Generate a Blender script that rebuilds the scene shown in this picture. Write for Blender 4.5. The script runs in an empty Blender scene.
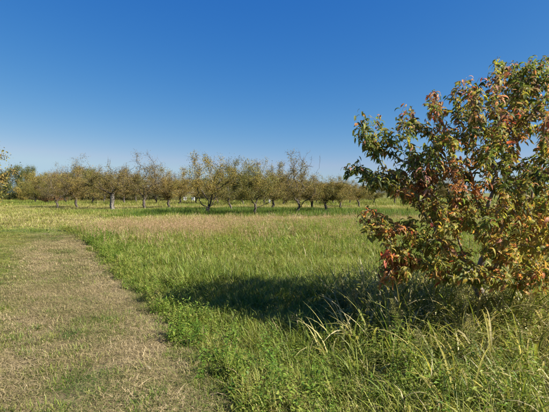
import bpy, math, random
import numpy as np
R = math.radians
rng = np.random.default_rng(7)
random.seed(7)
scene = bpy.context.scene
C = scene.collection

# ------------------------------------------------------------------ camera
F = 412.0                       # focal length in photograph pixels (549 wide)
CAM_H = 1.6
PITCH = math.atan(13.0 / F)     # looking slightly down, horizon a little above the middle
cam_d = bpy.data.cameras.new('camera')
cam_d.sensor_width = 36.0
cam_d.lens = 36.0 * F / 549.0
cam_d.clip_start = 0.05
cam_d.clip_end = 5000
cam = bpy.data.objects.new('camera', cam_d)
C.objects.link(cam)
cam.location = (0, 0, CAM_H)
cam.rotation_euler = (math.pi / 2 - PITCH, 0, 0)
scene.camera = cam

# ------------------------------------------------------------------ sky, sun, exposure
SUN_EL = R(36.5)
SUN_DIR = np.array([0.945, -0.33])          # horizontal direction towards the sun: right, a little behind
SUN_AZ = math.atan2(SUN_DIR[0], SUN_DIR[1])  # clockwise from +Y
world = bpy.data.worlds.new('World')
scene.world = world
world.use_nodes = True
wn = world.node_tree
wn.nodes.clear()
sky = wn.nodes.new('ShaderNodeTexSky')
sky.sky_type = 'NISHITA'
sky.sun_disc = False
sky.sun_elevation = SUN_EL
sky.sun_rotation = SUN_AZ
sky.altitude = 100
sky.air_density = 0.7
sky.dust_density = 0.5
sky.ozone_density = 6.0
EXPOSURE = 1.5
# the camera's own rendering of a clear sky: one even response curve per colour channel
bg = wn.nodes.new('ShaderNodeBackground')
BG = 0.1
bg.inputs['Strength'].default_value = BG
sep = wn.nodes.new('ShaderNodeSeparateColor')
com = wn.nodes.new('ShaderNodeCombineColor')
wn.links.new(sky.outputs[0], sep.inputs[0])
prev = None
for ch, gam, gain, ratio in [(2, 0.361, 0.3599, 0), (1, 0.951, 0.1332, .83), (0, 1.846, 0.0711, .72)]:
    pw = wn.nodes.new('ShaderNodeMath')
    pw.operation = 'POWER'
    pw.inputs[1].default_value = gam
    ml = wn.nodes.new('ShaderNodeMath')
    ml.operation = 'MULTIPLY'
    ml.inputs[1].default_value = gain / (BG * 2 ** EXPOSURE)
    wn.links.new(sep.outputs[ch], pw.inputs[0])
    wn.links.new(pw.outputs[0], ml.inputs[0])
    last = ml
    if prev:                                    # never redder than a pale blue-white
        lim = wn.nodes.new('ShaderNodeMath')
        lim.operation = 'MULTIPLY'
        lim.inputs[1].default_value = ratio
        wn.links.new(prev.outputs[0], lim.inputs[0])
        last = wn.nodes.new('ShaderNodeMath')
        last.operation = 'MINIMUM'
        wn.links.new(ml.outputs[0], last.inputs[0])
        wn.links.new(lim.outputs[0], last.inputs[1])
    wn.links.new(last.outputs[0], com.inputs[ch])
    prev = last
wo = wn.nodes.new('ShaderNodeOutputWorld')
wn.links.new(com.outputs[0], bg.inputs['Color'])
wn.links.new(bg.outputs[0], wo.inputs['Surface'])

sun_d = bpy.data.lights.new('sun', 'SUN')
sun_d.energy = 5.0
sun_d.angle = R(0.53)
sun_d.color = (1.0, 0.93, 0.82)
sun = bpy.data.objects.new('sun', sun_d)
C.objects.link(sun)
sun.location = (20, -8, 20)
sun.rotation_euler = (math.pi / 2 - SUN_EL, 0, math.pi - SUN_AZ)

scene.view_settings.view_transform = 'Standard'
scene.view_settings.look = 'None'
scene.view_settings.exposure = EXPOSURE
scene.view_settings.gamma = 1.0
scene.view_settings.use_curve_mapping = False
scene.cycles.max_bounces = 6
scene.cycles.transmission_bounces = 5
scene.cycles.diffuse_bounces = 3
scene.cycles.use_adaptive_sampling = True
scene.cycles.adaptive_threshold = 0.02
scene.cycles.glossy_bounces = 1


# ------------------------------------------------------------------ helpers
def at(px, py, d):
    """point seen at photograph pixel (px, py) at ground distance d (along Y)"""
    vx, vy = (px - 274.5) / F, (206.0 - py) / F
    cy, sy = math.cos(PITCH), math.sin(PITCH)
    Y = cy + vy * sy
    Z = -sy + vy * cy
    k = d / Y
    return np.array([vx * k, d, CAM_H + Z * k])


def vnoise(x, y, scale, seed=0):
    """smooth value noise in 0..1"""
    x = np.asarray(x, float) / scale
    y = np.asarray(y, float) / scale
    xi, yi = np.floor(x).astype(np.int64), np.floor(y).astype(np.int64)
    fx, fy = x - xi, y - yi
    fx, fy = fx * fx * (3 - 2 * fx), fy * fy * (3 - 2 * fy)

    def hsh(a, b):
        h = (a * 374761393 + b * 668265263 + seed * 982451653) & 0xffffffff
        h = ((h ^ (h >> 13)) * 1274126177) & 0xffffffff
        return ((h ^ (h >> 16)) & 0xffff) / 65535.0
    return ((hsh(xi, yi) * (1 - fx) + hsh(xi + 1, yi) * fx) * (1 - fy)
            + (hsh(xi, yi + 1) * (1 - fx) + hsh(xi + 1, yi + 1) * fx) * fy)


def smooth(a, b, x):
    t = np.clip((np.asarray(x, float) - a) / (b - a), 0, 1)
    return t * t * (3 - 2 * t)


P0 = np.array([-0.27, 2.97])
PN = np.array([0.872, 0.490])     # away from the path, into the meadow


def bend(y):
    return -0.06 * np.maximum(0, np.asarray(y, float) - 13.5) ** 2


def path_s(x, y):
    """signed distance from the right-hand edge of the mown path (meadow positive)"""
    w = 0.16 * (vnoise(x, y, 0.35, 3) - 0.5) + 0.08 * (vnoise(x, y, 2.2, 4) - 0.5)
    return (np.asarray(x) - bend(y) - P0[0]) * PN[0] + (np.asarray(y) - P0[1]) * PN[1] + w


PATH_W = 1.62


def height(x, y):
    x = np.asarray(x, float)
    y = np.asarray(y, float)
    h = 0.10 * (vnoise(x, y, 9, 11) - 0.5) + 0.05 * (vnoise(x, y, 2.6, 12) - 0.5)
    h = h * np.clip(y / 6, 0.3, 1)
    return h


def mesh_from(name, verts, faces, mat=None, smooth_=True, cols=None, mats=None):
    me = bpy.data.meshes.new(name)
    verts = np.asarray(verts, np.float32)
    if isinstance(faces, np.ndarray):
        n, k = faces.shape
        me.vertices.add(len(verts))
        me.vertices.foreach_set('co', verts.ravel())
        me.loops.add(n * k)
        me.loops.foreach_set('vertex_index', faces.astype(np.int32).ravel())
        me.polygons.add(n)
        me.polygons.foreach_set('loop_start', np.arange(0, n * k, k, dtype=np.int32))
        me.update(calc_edges=True)
    else:
        me.from_pydata([tuple(map(float, v)) for v in verts], [], faces)
    if cols is not None:
        a = me.color_attributes.new('Col', 'FLOAT_COLOR', 'POINT')
        c = np.ones((len(verts), 4), np.float32)
        c[:, :3] = cols
        a.data.foreach_set('color', c.ravel())
    if mat is not None:
        me.materials.append(mat)
    if smooth_:
        me.polygons.foreach_set('use_smooth', np.ones(len(me.polygons), bool))
    me.validate()
    me.update()
    return me


def obj(name, me, parent=None, loc=None):
    o = bpy.data.objects.new(name, me)
    C.objects.link(o)
    if parent is not None:
        o.parent = parent
    if loc is not None:
        o.location = tuple(map(float, loc))
    return o


def tag(o, label=None, cat=None, group=None, kind=None):
    if label:
        o['label'] = label
    if cat:
        o['category'] = cat
    if group:
        o['group'] = group
    if kind:
        o['kind'] = kind
    return o


# ------------------------------------------------------------------ materials
def new_mat(name):
    m = bpy.data.materials.new(name)
    m.use_nodes = True
    nt = m.node_tree
    nt.nodes.clear()
    out = nt.nodes.new('ShaderNodeOutputMaterial')
    return m, nt, out


def N(nt, kind, **kw):
    n = nt.nodes.new(kind)
    for k, v in kw.items():
        setattr(n, k, v)
    return n


def ramp(nt, stops, interp='LINEAR'):
    r = N(nt, 'ShaderNodeValToRGB')
    r.color_ramp.interpolation = interp
    el = r.color_ramp.elements
    while len(el) < len(stops):
        el.new(0.5)
    for e, (p, c) in zip(el, stops):
        e.position = p
        e.color = (c[0], c[1], c[2], 1)
    return r


def leaf_shader(nt, out, col, trans=0.38, rough=0.45, spec=0.35, warm=(1.15, 1.1, 0.7)):
    L = nt.links
    p = N(nt, 'ShaderNodeBsdfPrincipled')
    p.inputs['Roughness'].default_value = rough
    p.inputs['Specular IOR Level'].default_value = spec
    L.new(col, p.inputs['Base Color'])
    t = N(nt, 'ShaderNodeBsdfTranslucent')
    mul = N(nt, 'ShaderNodeMix', data_type='RGBA', blend_type='MULTIPLY')
    mul.inputs[0].default_value = 1
    mul.inputs[7].default_value = (*warm, 1)
    L.new(col, mul.inputs[6])
    L.new(mul.outputs[2], t.inputs['Color'])
    mix = N(nt, 'ShaderNodeMixShader')
    mix.inputs[0].default_value = trans
    L.new(p.outputs[0], mix.inputs[1])
    L.new(t.outputs[0], mix.inputs[2])
    L.new(mix.outputs[0], out.inputs['Surface'])


def col_leaf_mat(name, trans=0.38, rough=0.42, spec=0.4):
    """leaf colour = vertex colour x object colour, with small blotches"""
    m, nt, out = new_mat(name)
    L = nt.links
    a = N(nt, 'ShaderNodeAttribute', attribute_name='Col')
    oi = N(nt, 'ShaderNodeObjectInfo')
    mul = N(nt, 'ShaderNodeMix', data_type='RGBA', blend_type='MULTIPLY')
    mul.inputs[0].default_value = 1
    L.new(a.outputs['Color'], mul.inputs[6])
    L.new(oi.outputs['Color'], mul.inputs[7])
    geo = N(nt, 'ShaderNodeNewGeometry')
    no = N(nt, 'ShaderNodeTexNoise')
    no.inputs['Scale'].default_value = 45
    no.inputs['Detail'].default_value = 3
    L.new(geo.outputs['Position'], no.inputs['Vector'])
    r = ramp(nt, [(0.3, (0.62, 0.58, 0.5)), (0.55, (1, 1, 1)), (0.75, (1.25, 1.2, 1.0))])
    L.new(no.outputs['Fac'], r.inputs[0])
    m2 = N(nt, 'ShaderNodeMix', data_type='RGBA', blend_type='MULTIPLY')
    m2.inputs[0].default_value = 0.8
    L.new(mul.outputs[2], m2.inputs[6])
    L.new(r.outputs[0], m2.inputs[7])
    leaf_shader(nt, out, m2.outputs[2], trans, rough, spec)
    return m


def grass_mat(name, stops, trans=0.4, rough=0.5, spec=0.3):
    """stops: colour ramp over tint (0 lush .. 1 dry); tint comes with each tuft, b with each blade"""
    m, nt, out = new_mat(name)
    L = nt.links
    ti = N(nt, 'ShaderNodeAttribute', attribute_name='tint', attribute_type='INSTANCER')
    b = N(nt, 'ShaderNodeAttribute', attribute_name='Col')
    ma = N(nt, 'ShaderNodeMath', operation='MULTIPLY_ADD')
    sep = N(nt, 'ShaderNodeSeparateColor')
    L.new(b.outputs['Color'], sep.inputs[0])
    L.new(sep.outputs[0], ma.inputs[0])          # blade offset
    ma.inputs[1].default_value = 0.55
    L.new(ti.outputs['Fac'], ma.inputs[2])
    sub = N(nt, 'ShaderNodeMath', operation='SUBTRACT')
    L.new(ma.outputs[0], sub.inputs[0])
    sub.inputs[1].default_value = 0.275
    r = ramp(nt, stops)
    L.new(sub.outputs[0], r.inputs[0])
    br = N(nt, 'ShaderNodeMapRange')
    L.new(sep.outputs[1], br.inputs[0])
    br.inputs[3].default_value = 0.7
    br.inputs[4].default_value = 1.3
    sc = N(nt, 'ShaderNodeVectorMath', operation='SCALE')
    L.new(r.outputs[0], sc.inputs[0])
    L.new(br.outputs[0], sc.inputs['Scale'])
    leaf_shader(nt, out, sc.outputs[0], trans, rough, spec)
    return m


def bark_mat(name, c1, c2, scale=14):
    m, nt, out = new_mat(name)
    L = nt.links
    p = N(nt, 'ShaderNodeBsdfPrincipled')
    p.inputs['Roughness'].default_value = 0.9
    tc = N(nt, 'ShaderNodeNewGeometry')
    mp = N(nt, 'ShaderNodeMapping')
    mp.inputs['Scale'].default_value = (1, 1, 0.3)
    L.new(tc.outputs['Position'], mp.inputs[0])
    no = N(nt, 'ShaderNodeTexNoise')
    no.inputs['Scale'].default_value = scale
    no.inputs['Detail'].default_value = 6
    L.new(mp.outputs[0], no.inputs['Vector'])
    r = ramp(nt, [(0.3, c1), (0.7, c2)])
    L.new(no.outputs['Fac'], r.inputs[0])
    L.new(r.outputs[0], p.inputs['Base Color'])
    bu = N(nt, 'ShaderNodeBump')
    bu.inputs['Strength'].default_value = 0.7
    bu.inputs['Distance'].default_value = 0.02
    L.new(no.outputs['Fac'], bu.inputs['Height'])
    L.new(bu.outputs[0], p.inputs['Normal'])
    L.new(p.outputs[0], out.inputs['Surface'])
    return m


def ground_mat(name, stops, s1, s2, bump=0.03):
    m, nt, out = new_mat(name)
    L = nt.links
    p = N(nt, 'ShaderNodeBsdfPrincipled')
    p.inputs['Roughness'].default_value = 0.95
    p.inputs['Specular IOR Level'].default_value = 0.15
    g = N(nt, 'ShaderNodeNewGeometry')
    n1 = N(nt, 'ShaderNodeTexNoise')
    n1.inputs['Scale'].default_value = s1
    n1.inputs['Detail'].default_value = 5
    n2 = N(nt, 'ShaderNodeTexNoise')
    n2.inputs['Scale'].default_value = s2
    n2.inputs['Detail'].default_value = 8
    n2.inputs['Roughness'].default_value = 0.7
    L.new(g.outputs['Position'], n1.inputs['Vector'])
    L.new(g.outputs['Position'], n2.inputs['Vector'])
    mx = N(nt, 'ShaderNodeMix', data_type='FLOAT')
    mx.inputs[0].default_value = 0.5
    L.new(n1.outputs['Fac'], mx.inputs[2])
    L.new(n2.outputs['Fac'], mx.inputs[3])
    r = ramp(nt, stops)
    L.new(mx.outputs[0], r.inputs[0])
    L.new(r.outputs[0], p.inputs['Base Color'])
    bu = N(nt, 'ShaderNodeBump')
    bu.inputs['Strength'].default_value = 0.8
    bu.inputs['Distance'].default_value = bump
    L.new(n2.outputs['Fac'], bu.inputs['Height'])
    L.new(bu.outputs[0], p.inputs['Normal'])
    L.new(p.outputs[0], out.inputs['Surface'])
    return m


def plain_mat(name, c, rough=0.7):
    m, nt, out = new_mat(name)
    L = nt.links
    p = N(nt, 'ShaderNodeBsdfPrincipled')
    p.inputs['Roughness'].default_value = rough
    no = N(nt, 'ShaderNodeTexNoise')
    no.inputs['Scale'].default_value = 3
    no.inputs['Detail'].default_value = 6
    r = ramp(nt, [(0.3, tuple(0.8 * v for v in c)), (0.7, c)])
    L.new(no.outputs['Fac'], r.inputs[0])
    L.new(r.outputs[0], p.inputs['Base Color'])
    L.new(p.outputs[0], out.inputs['Surface'])
    return m


M_ground = ground_mat('meadow_soil', [(0.3, (0.05, 0.06, 0.018)), (0.5, (0.12, 0.125, 0.035)), (0.68, (0.20, 0.165, 0.065))], 0.5, 9)
M_path = ground_mat('dry_thatch', [(0.32, (0.075, 0.055, 0.03)), (0.46, (0.15, 0.115, 0.062)), (0.6, (0.23, 0.185, 0.10)), (0.7, (0.30, 0.25, 0.15))], 3.5, 60, 0.025)
M_grass = grass_mat('grass_blades', [(0.0, (0.06, 0.115, 0.015)), (0.2, (0.145, 0.20, 0.026)), (0.42, (0.225, 0.25, 0.048)),
                                     (0.66, (0.30, 0.265, 0.085)), (0.85, (0.38, 0.31, 0.15)), (1.0, (0.42, 0.33, 0.20))])
M_weed = grass_mat('weed_leaves', [(0.0, (0.055, 0.12, 0.015)), (0.4, (0.13, 0.215, 0.026)), (0.7, (0.22, 0.26, 0.045)),
                                   (1.0, (0.26, 0.23, 0.07))], 0.42, 0.5, 0.3)
M_straw = grass_mat('straw', [(0.0, (0.065, 0.12, 0.02)), (0.28, (0.125, 0.15, 0.035)), (0.5, (0.215, 0.18, 0.078)),
                              (0.75, (0.30, 0.235, 0.12)), (1.0, (0.38, 0.305, 0.18))], 0.25, 0.7, 0.2)
M_seed = grass_mat('seed_heads', [(0.0, (0.16, 0.16, 0.05)), (0.5, (0.33, 0.23, 0.12)), (1.0, (0.42, 0.29, 0.20))], 0.35, 0.7, 0.15)
M_leaf = col_leaf_mat('fruit_tree_leaf', 0.5, 0.55, 0.22)
M_far = col_leaf_mat('orchard_leaf', 0.3, 0.6, 0.2)
M_bark = bark_mat('fruit_tree_bark', (0.11, 0.09, 0.075), (0.30, 0.25, 0.21))
M_obark = bark_mat('orchard_bark', (0.030, 0.024, 0.020), (0.10, 0.080, 0.066), 9)
M_palebark = bark_mat('pale_bark', (0.09, 0.075, 0.06), (0.27, 0.24, 0.20), 9)

# ------------------------------------------------------------------ ground
def grid_mesh(name, xs, ys, mat, dz=0.0, zf=height):
    X, Y = np.meshgrid(xs, ys)
    Z = zf(X, Y) + dz
    v = np.stack([X, Y, Z], -1).reshape(-1, 3)
    nx, ny = len(xs), len(ys)
    i = (np.arange(ny - 1)[:, None] * nx + np.arange(nx - 1)[None, :]).ravel()
    f = np.stack([i, i + 1, i + nx + 1, i + nx], -1)
    return mesh_from(name, v, f, mat)


def spread(lo, hi, near, n):
    t = np.linspace(-1, 1, n)
    return np.sign(t) * near * (np.expm1(np.abs(t) * math.log1p(hi / near)))


gx = np.concatenate([[-3000, -1200, -500, -220, -120], np.arange(-70, 70.1, 0.7), [120, 220, 500, 1200, 3000]])
gy = np.concatenate([[-3000, -800, -200, -60, -25], np.arange(-10, 80.1, 0.7), [110, 160, 260, 500, 1200, 3000]])
g = obj('ground', grid_mesh('ground', gx, gy, M_ground))
tag(g, 'wide flat meadow ground running back under the orchard to the horizon', 'ground', kind='structure')

# mown path: a strip of dry thatch lying on the ground, uneven edges, fading out at its far end
ts = np.linspace(-4.5, 15.6, 94)
pd = np.array([-0.490, 0.872])
pv, pf = [], []
K = 9
for i, t in enumerate(ts):
    c = P0 + pd * t
    taper = min(1.0, max(0.12, (15.8 - t) / 3.0))
    for k in range(K):
        s = -PATH_W + (PATH_W) * k / (K - 1)
        s = -PATH_W / 2 + (s + PATH_W / 2) * taper
        e = 0.16 * (vnoise(t * 3.1, 7.7 + k * 0.2, 1, 5) - 0.5) if k in (0, K - 1) else 0.0
        p = c + PN * (s + e)
        p[0] += float(bend(p[1]))
        z = float(height(p[0], p[1])) + (0.012 if 0 < k < K - 1 else -0.01)
        pv.append((p[0], p[1], z))
for i in range(len(ts) - 1):
    for k in range(K - 1):
        a = i * K + k
        pf.append((a, a + 1, a + K + 1, a + K))
po = obj('mown_path', mesh_from('mown_path', pv, pf, M_path))
tag(po, 'straight mown path of dry tan thatch leading away at the left', 'path', kind='structure')


# ------------------------------------------------------------------ tufts for the ground cover
def blade_strip(base, az, lean, length, width, curve, seg=4, twist=0.0):
    """one grass blade as a narrow tapering strip; returns verts, faces(tri/quads as tris)"""
    pts = []
    ang = lean
    p = np.array(base, float)
    d = np.array([math.cos(az), math.sin(az), 0])
    side = np.array([-math.sin(az), math.cos(az), 0])
    st = length / seg
    v = []
    for i in range(seg + 1):
        w = width * (1 - (i / seg) ** 1.6) * 0.5
        sd = side * math.cos(twist * i / seg) + d * math.sin(twist * i / seg)
        if i < seg:
            v.append(p - sd * w)
            v.append(p + sd * w)
        else:
            v.append(p.copy())
        p = p + st * (d * math.sin(ang) + np.array([0, 0, math.cos(ang)]))
        ang += curve / seg
    f = []
    for i in range(seg - 1):
        a = 2 * i
        f += [(a, a + 1, a + 3), (a, a + 3, a + 2)]
    a = 2 * (seg - 1)
    f.append((a, a + 1, a + 2))
    return v, f


class Tuft:
    def __init__(self):
        self.v, self.f, self.c = [], [], []

    def add(self, v, f, a, b):
        o = len(self.v)
        self.v += list(v)
        self.f += [tuple(i + o for i in t) for t in f]
        self.c += [(a, b, 0)] * len(v)

    def done(self, name, mat):
        me = mesh_from(name, np.array(self.v), np.array(self.f), mat, True, np.array(self.c))
        return bpy.data.objects.new(name, me)      # not linked: the scatter's own source piece


U = random.uniform


def tuft_grass(n, rad, l0, l1, w, lean=0.5, curve=1.1, seg=4):
    t = Tuft()
    for _ in range(n):
        r = rad * math.sqrt(random.random())
        th = U(0, 6.283)
        az = th + U(-1.2, 1.2)
        v, f = blade_strip((r * math.cos(th), r * math.sin(th), -0.02), az, abs(random.gauss(0.1, lean)), U(l0, l1), w * U(0.6, 1.3), U(0.2, 1) * curve, seg, U(-0.8, 0.8))
        t.add(v, f, random.random(), random.random())
    return t


def grass_patch(clumps, per, rad, l0, l1, w, lean=0.4, curve=1.6, seg=3):
    """a piece of sward: several tufts of unequal height and lean, standing close"""
    t = Tuft()
    for _ in range(clumps):
        r0 = rad * math.sqrt(random.random())
        t0 = U(0, 6.283)
        cx, cy = r0 * math.cos(t0), r0 * math.sin(t0)
        hs = U(0.55, 1.2)
        ca = random.random()
        la, lm = U(0, 6.283), U(0, .5)
        cr = U(.03, .09)
        for _ in range(int(per * U(.6, 1.4))):
            r = cr * math.sqrt(random.random())
            th = U(0, 6.283)
            az = la + U(-.7, .7) if random.random() < lm else th + U(-1.2, 1.2)
            v, f = blade_strip((cx + r * math.cos(th), cy + r * math.sin(th), -0.02), az, abs(random.gauss(0.05, lean)), U(l0, l1) * hs, w * U(0.6, 1.3), U(0.2, 1) * curve, seg, U(-0.8, 0.8))
            a = min(1, max(0, .55 * ca + .45 * random.random()))
            if random.random() < .06:
                a = 1.6                                  # a dead, straw coloured blade
            t.add(v, f, a, random.random())
    return t


def tuft_weed(n, h0, h1, leaf, slim=.45):
    """low broad-leaved weed: several stems carrying small oval leaves"""
    t = Tuft()
    for _ in range(n):
        th = U(0, 6.283)
        r = 0.14 * math.sqrt(random.random())
        h = U(h0, h1)
        ax, ay = U(-.35, .35), U(-.35, .35)
        base = np.array([r * math.cos(th), r * math.sin(th), 0])
        ca, cb = random.random(), random.random()
        v, f = blade_strip(base, U(0, 6.28), 0.1, h, 0.006, 0.2, 3)
        t.add(v, f, ca, cb)
        k = int(6 + h * 22)
        for j in range(k):
            q = (j + 0.5) / k
            p = base + np.array([ax * q * h, ay * q * h, h * (0.15 + 0.9 * q)])
            az = U(0, 6.28)
            lo = leaf * U(0.6, 1.25) * (1.1 - 0.5 * q)
            wd = lo * slim * U(0.8, 1.3)
            d = np.array([math.cos(az), math.sin(az), U(-0.4, 0.5)])
            s = np.array([-math.sin(az), math.cos(az), U(-.3, .3)])
            v = [p, p + d * lo * .5 + s * wd * .5, p + d * lo + np.array([0, 0, -lo * .25]), p + d * lo * .5 - s * wd * .5]
            t.add(v, [(0, 1, 2), (0, 2, 3)], min(1, max(0, ca + U(-.2, .2))), random.random())
    return t


def tuft_seed(n, h0, h1, rad=0.16):
    """airy dry seed stalks with loose panicles"""
    t = Tuft()
    for _ in range(n):
        th = U(0, 6.283)
        r = rad * math.sqrt(random.random())
        h = U(h0, h1)
        b = np.array([r * math.cos(th), r * math.sin(th), 0.0])
        az = U(0, 6.28)
        ca, cb = random.random(), random.random()
        ln = U(0.02, 0.3)
        v, f = blade_strip(b, az, ln, h, 0.003, 0.25, 4)
        t.add(v, f, ca, cb)
        d = np.array([math.cos(az), math.sin(az), 0])
        for j in range(10):
            q = U(0.62, 1.0)
            p = b + h * q * (d * math.sin(ln + .12) + np.array([0, 0, math.cos(ln + .12)]))
            a2 = U(0, 6.28)
            v, f = blade_strip(p, a2, U(0.3, 1.0), U(0.03, 0.07), 0.006, 0.6, 2)
            t.add(v, f, ca, U(0.4, 1))
    return t


def tuft_stubble(n, rad, l0, l1, w):
    """cut grass: short standing stubble and clippings lying about"""
    t = Tuft()
    for _ in range(n):
        th = U(0, 6.283)
        r = rad * math.sqrt(random.random())
        b = (r * math.cos(th), r * math.sin(th), U(0.0, 0.018))
        if random.random() < 0.82:
            v, f = blade_strip(b, U(0, 6.28), U(1.2, 1.62), U(l0, l1) * 1.3, w * U(.6, 1.2), U(-.3, .5), 2, U(-1, 1))
        else:
            v, f = blade_strip(b, U(0, 6.28), U(0.1, 1.1), U(l0, l1) * .7, w * U(.7, 1.4), U(0, .8), 2, U(-1, 1))
        t.add(v, f, random.random(), random.random())
    return t


def scatter(name, label, cat, pts, scl, tint, srcs, tilt=0.12):
    n = len(pts)
    me = bpy.data.meshes.new(name)
    me.vertices.add(n)
    me.vertices.foreach_set('co', np.asarray(pts, np.float32).ravel())

    def attr(nm, typ, key, val):
        a = me.attributes.new(nm, typ, 'POINT')
        a.data.foreach_set(key, np.ascontiguousarray(val).ravel())
    rot = np.stack([rng.normal(0, tilt, n), rng.normal(0, tilt, n), rng.uniform(0, 6.283, n)], -1).astype(np.float32)
    attr('rot', 'FLOAT_VECTOR', 'vector', rot)
    if np.ndim(scl) == 1:
        scl = np.stack([scl, scl, scl], -1)
    attr('scl', 'FLOAT_VECTOR', 'vector', scl.astype(np.float32))
    attr('tint', 'FLOAT', 'value', np.asarray(tint, np.float32))
    attr('idx', 'INT', 'value', rng.integers(0, len(srcs), n).astype(np.int32))
    o = obj(name, me)
    ng = bpy.data.node_groups.new(name + '_scatter', 'GeometryNodeTree')
    ng.interface.new_socket('Geometry', in_out='INPUT', socket_type='NodeSocketGeometry')
    ng.interface.new_socket('Geometry', in_out='OUTPUT', socket_type='NodeSocketGeometry')
    gi, go = ng.nodes.new('NodeGroupInput'), ng.nodes.new('NodeGroupOutput')
    iop = ng.nodes.new('GeometryNodeInstanceOnPoints')
    iop.inputs['Pick Instance'].default_value = True
    jn = ng.nodes.new('GeometryNodeJoinGeometry')
    for s in srcs:
        oi = ng.nodes.new('GeometryNodeObjectInfo')
        oi.inputs['Object'].default_value = s
        oi.inputs['As Instance'].default_value = True
        ng.links.new(oi.outputs['Geometry'], jn.inputs[0])
    m2p = ng.nodes.new('GeometryNodeMeshToPoints')
    ng.links.new(gi.outputs[0], m2p.inputs[0])
    ng.links.new(m2p.outputs[0], iop.inputs['Points'])
    ng.links.new(jn.outputs[0], iop.inputs['Instance'])
    for nm, typ, sock in (('idx', 'INT', 'Instance Index'), ('rot', 'FLOAT_VECTOR', 'Rotation'), ('scl', 'FLOAT_VECTOR', 'Scale')):
        na = ng.nodes.new('GeometryNodeInputNamedAttribute')
        na.data_type = typ
        na.inputs['Name'].default_value = nm
        ng.links.new(na.outputs['Attribute'], iop.inputs[sock])
    ng.links.new(iop.outputs[0], go.inputs[0])
    md = o.modifiers.new('scatter', 'NODES')
    md.node_group = ng
    tag(o, label, cat, kind='stuff')
    return o


def sample(density, d0, d1, keep, x_margin=3.0):
    """random ground points at depths d0..d1 inside a widened view wedge; keep(x, y) -> probability"""
    wmax = 0.70 * d1 + x_margin
    n = int(density * (d1 - d0) * 2 * wmax)
    x = rng.uniform(-wmax, wmax, n)
    y = rng.uniform(d0, d1, n)
    ok = np.abs(x) < 0.70 * np.maximum(y, 0) + x_margin
    x, y = x[ok], y[ok]
    k = keep(x, y)
    ok = rng.random(len(x)) < k
    return x[ok], y[ok]


def with_z(x, y, dz=0.0):
    return np.stack([x, y, height(x, y) + dz], -1)


NEARER = 0.91
TRUNK = at(489, 303, 5.75 * NEARER)[:2]


def meadow(x, y):
    """1 in the tall uncut meadow"""
    s = path_s(x, y)
    far = 1 - smooth(19, 23, y + 3 * (vnoise(x, y, 4, 8) - .5))
    left_end = np.where(y > 14.5, smooth(-9.5, -6.5, x), 1)
    return smooth(0.0, 0.10, s) * far * left_end


def tint_meadow(x, y):
    n = vnoise(x, y, 2.4, 21) * 0.55 + vnoise(x, y, 0.6, 22) * 0.45
    t = 0.12 + 0.40 * n
    s = path_s(x, y)
    t = t + 0.10 * smooth(0.15, 0.35, s) * (1 - smooth(0.8, 1.5, s)) * (y < 8)        # paler verge
    dry = np.exp(-(((x + 4.4) / 3.2) ** 2 + ((y - 16.5) / 2.6) ** 2))                  # dry pinkish patch
    t = t + 0.50 * dry
    t = t + (0.24 - .14 * smooth(-3, 1, x)) * smooth(18, 22, y)
    t = t + 0.16 * smooth(1.2, 2.5, x) * (1 - smooth(5.5, 7, y))                       # straw coloured corner under the tree
    return np.clip(t, 0, 1)


# tall grass, near / middle / far
g_near = [tuft_grass(46, 0.13, 0.08, 0.25, 0.0075, 0.65, 2.2).done('grass_tuft', M_grass) for _ in range(7)]
g_mid = [tuft_grass(42, 0.22, 0.14, 0.36, 0.010, 0.35, 1.2, 3).done('grass_tuft', M_grass) for _ in range(5)]
g_far = [tuft_grass(110, 0.75, 0.10, 0.30, 0.022, 0.4, 1.1, 2).done('grass_tuft', M_grass) for _ in range(5)]
w_near = [tuft_weed(9, 0.10, 0.27, 0.050).done('weed', M_weed) for _ in range(6)]
s_near = [tuft_seed(9, 0.28, 0.6).done('seed_stalk', M_seed) for _ in range(5)]
stub = [tuft_stubble(220, 0.32, 0.022, 0.065, 0.0042).done('stubble', M_straw) for _ in range(7)]
stub_far = [tuft_stubble(130, 0.34, 0.035, 0.08, 0.0075).done('stubble', M_straw) for _ in range(5)]


def sc_meadow(x, y):
    s = path_s(x, y)
    tall = 0.62 + 0.55 * smooth(0.2, 1.3, s)
    return tall * (0.55 + 0.5 * vnoise(x, y, 1.3, 31) + 0.45 * vnoise(x, y, .4, 32)) * rng.uniform(0.75, 1.25, len(x))


p_near = [grass_patch(22, 17, 0.30, 0.10, 0.28, 0.0085, 0.6, 2.3).done('grass_patch', M_grass) for _ in range(8)]
p_mid = [grass_patch(20, 15, 0.48, 0.10, 0.27, 0.014, 0.6, 2.0).done('grass_patch', M_grass) for _ in range(6)]
edge_band = lambda x, y: meadow(x, y) * (1 - smooth(.30, .42, path_s(x, y)))
inner = lambda x, y: meadow(x, y) * smooth(.28, .36, path_s(x, y))
x, y = sample(130, 1.8, 9, edge_band, 1.5)
scatter('edge_grass', 'ragged green grass fringe along the right edge of the mown path', 'grass', with_z(x, y), sc_meadow(x, y),
        tint_meadow(x, y) + rng.normal(0, .07, len(x)), g_near)
x, y = sample(32, 1.8, 9, inner, 2.0)
scatter('meadow_grass', 'lush uncut green meadow grass beside the mown path in the foreground', 'grass', with_z(x, y), sc_meadow(x, y),
        tint_meadow(x, y) + rng.normal(0, .07, len(x)), p_near)
x, y = sample(20, 8.8, 24, meadow)
scatter('meadow_grass', 'uncut green and tan meadow grass in the middle distance', 'grass', with_z(x, y), sc_meadow(x, y) * .95,
        tint_meadow(x, y) + rng.normal(0, .07, len(x)), p_mid)


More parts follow.
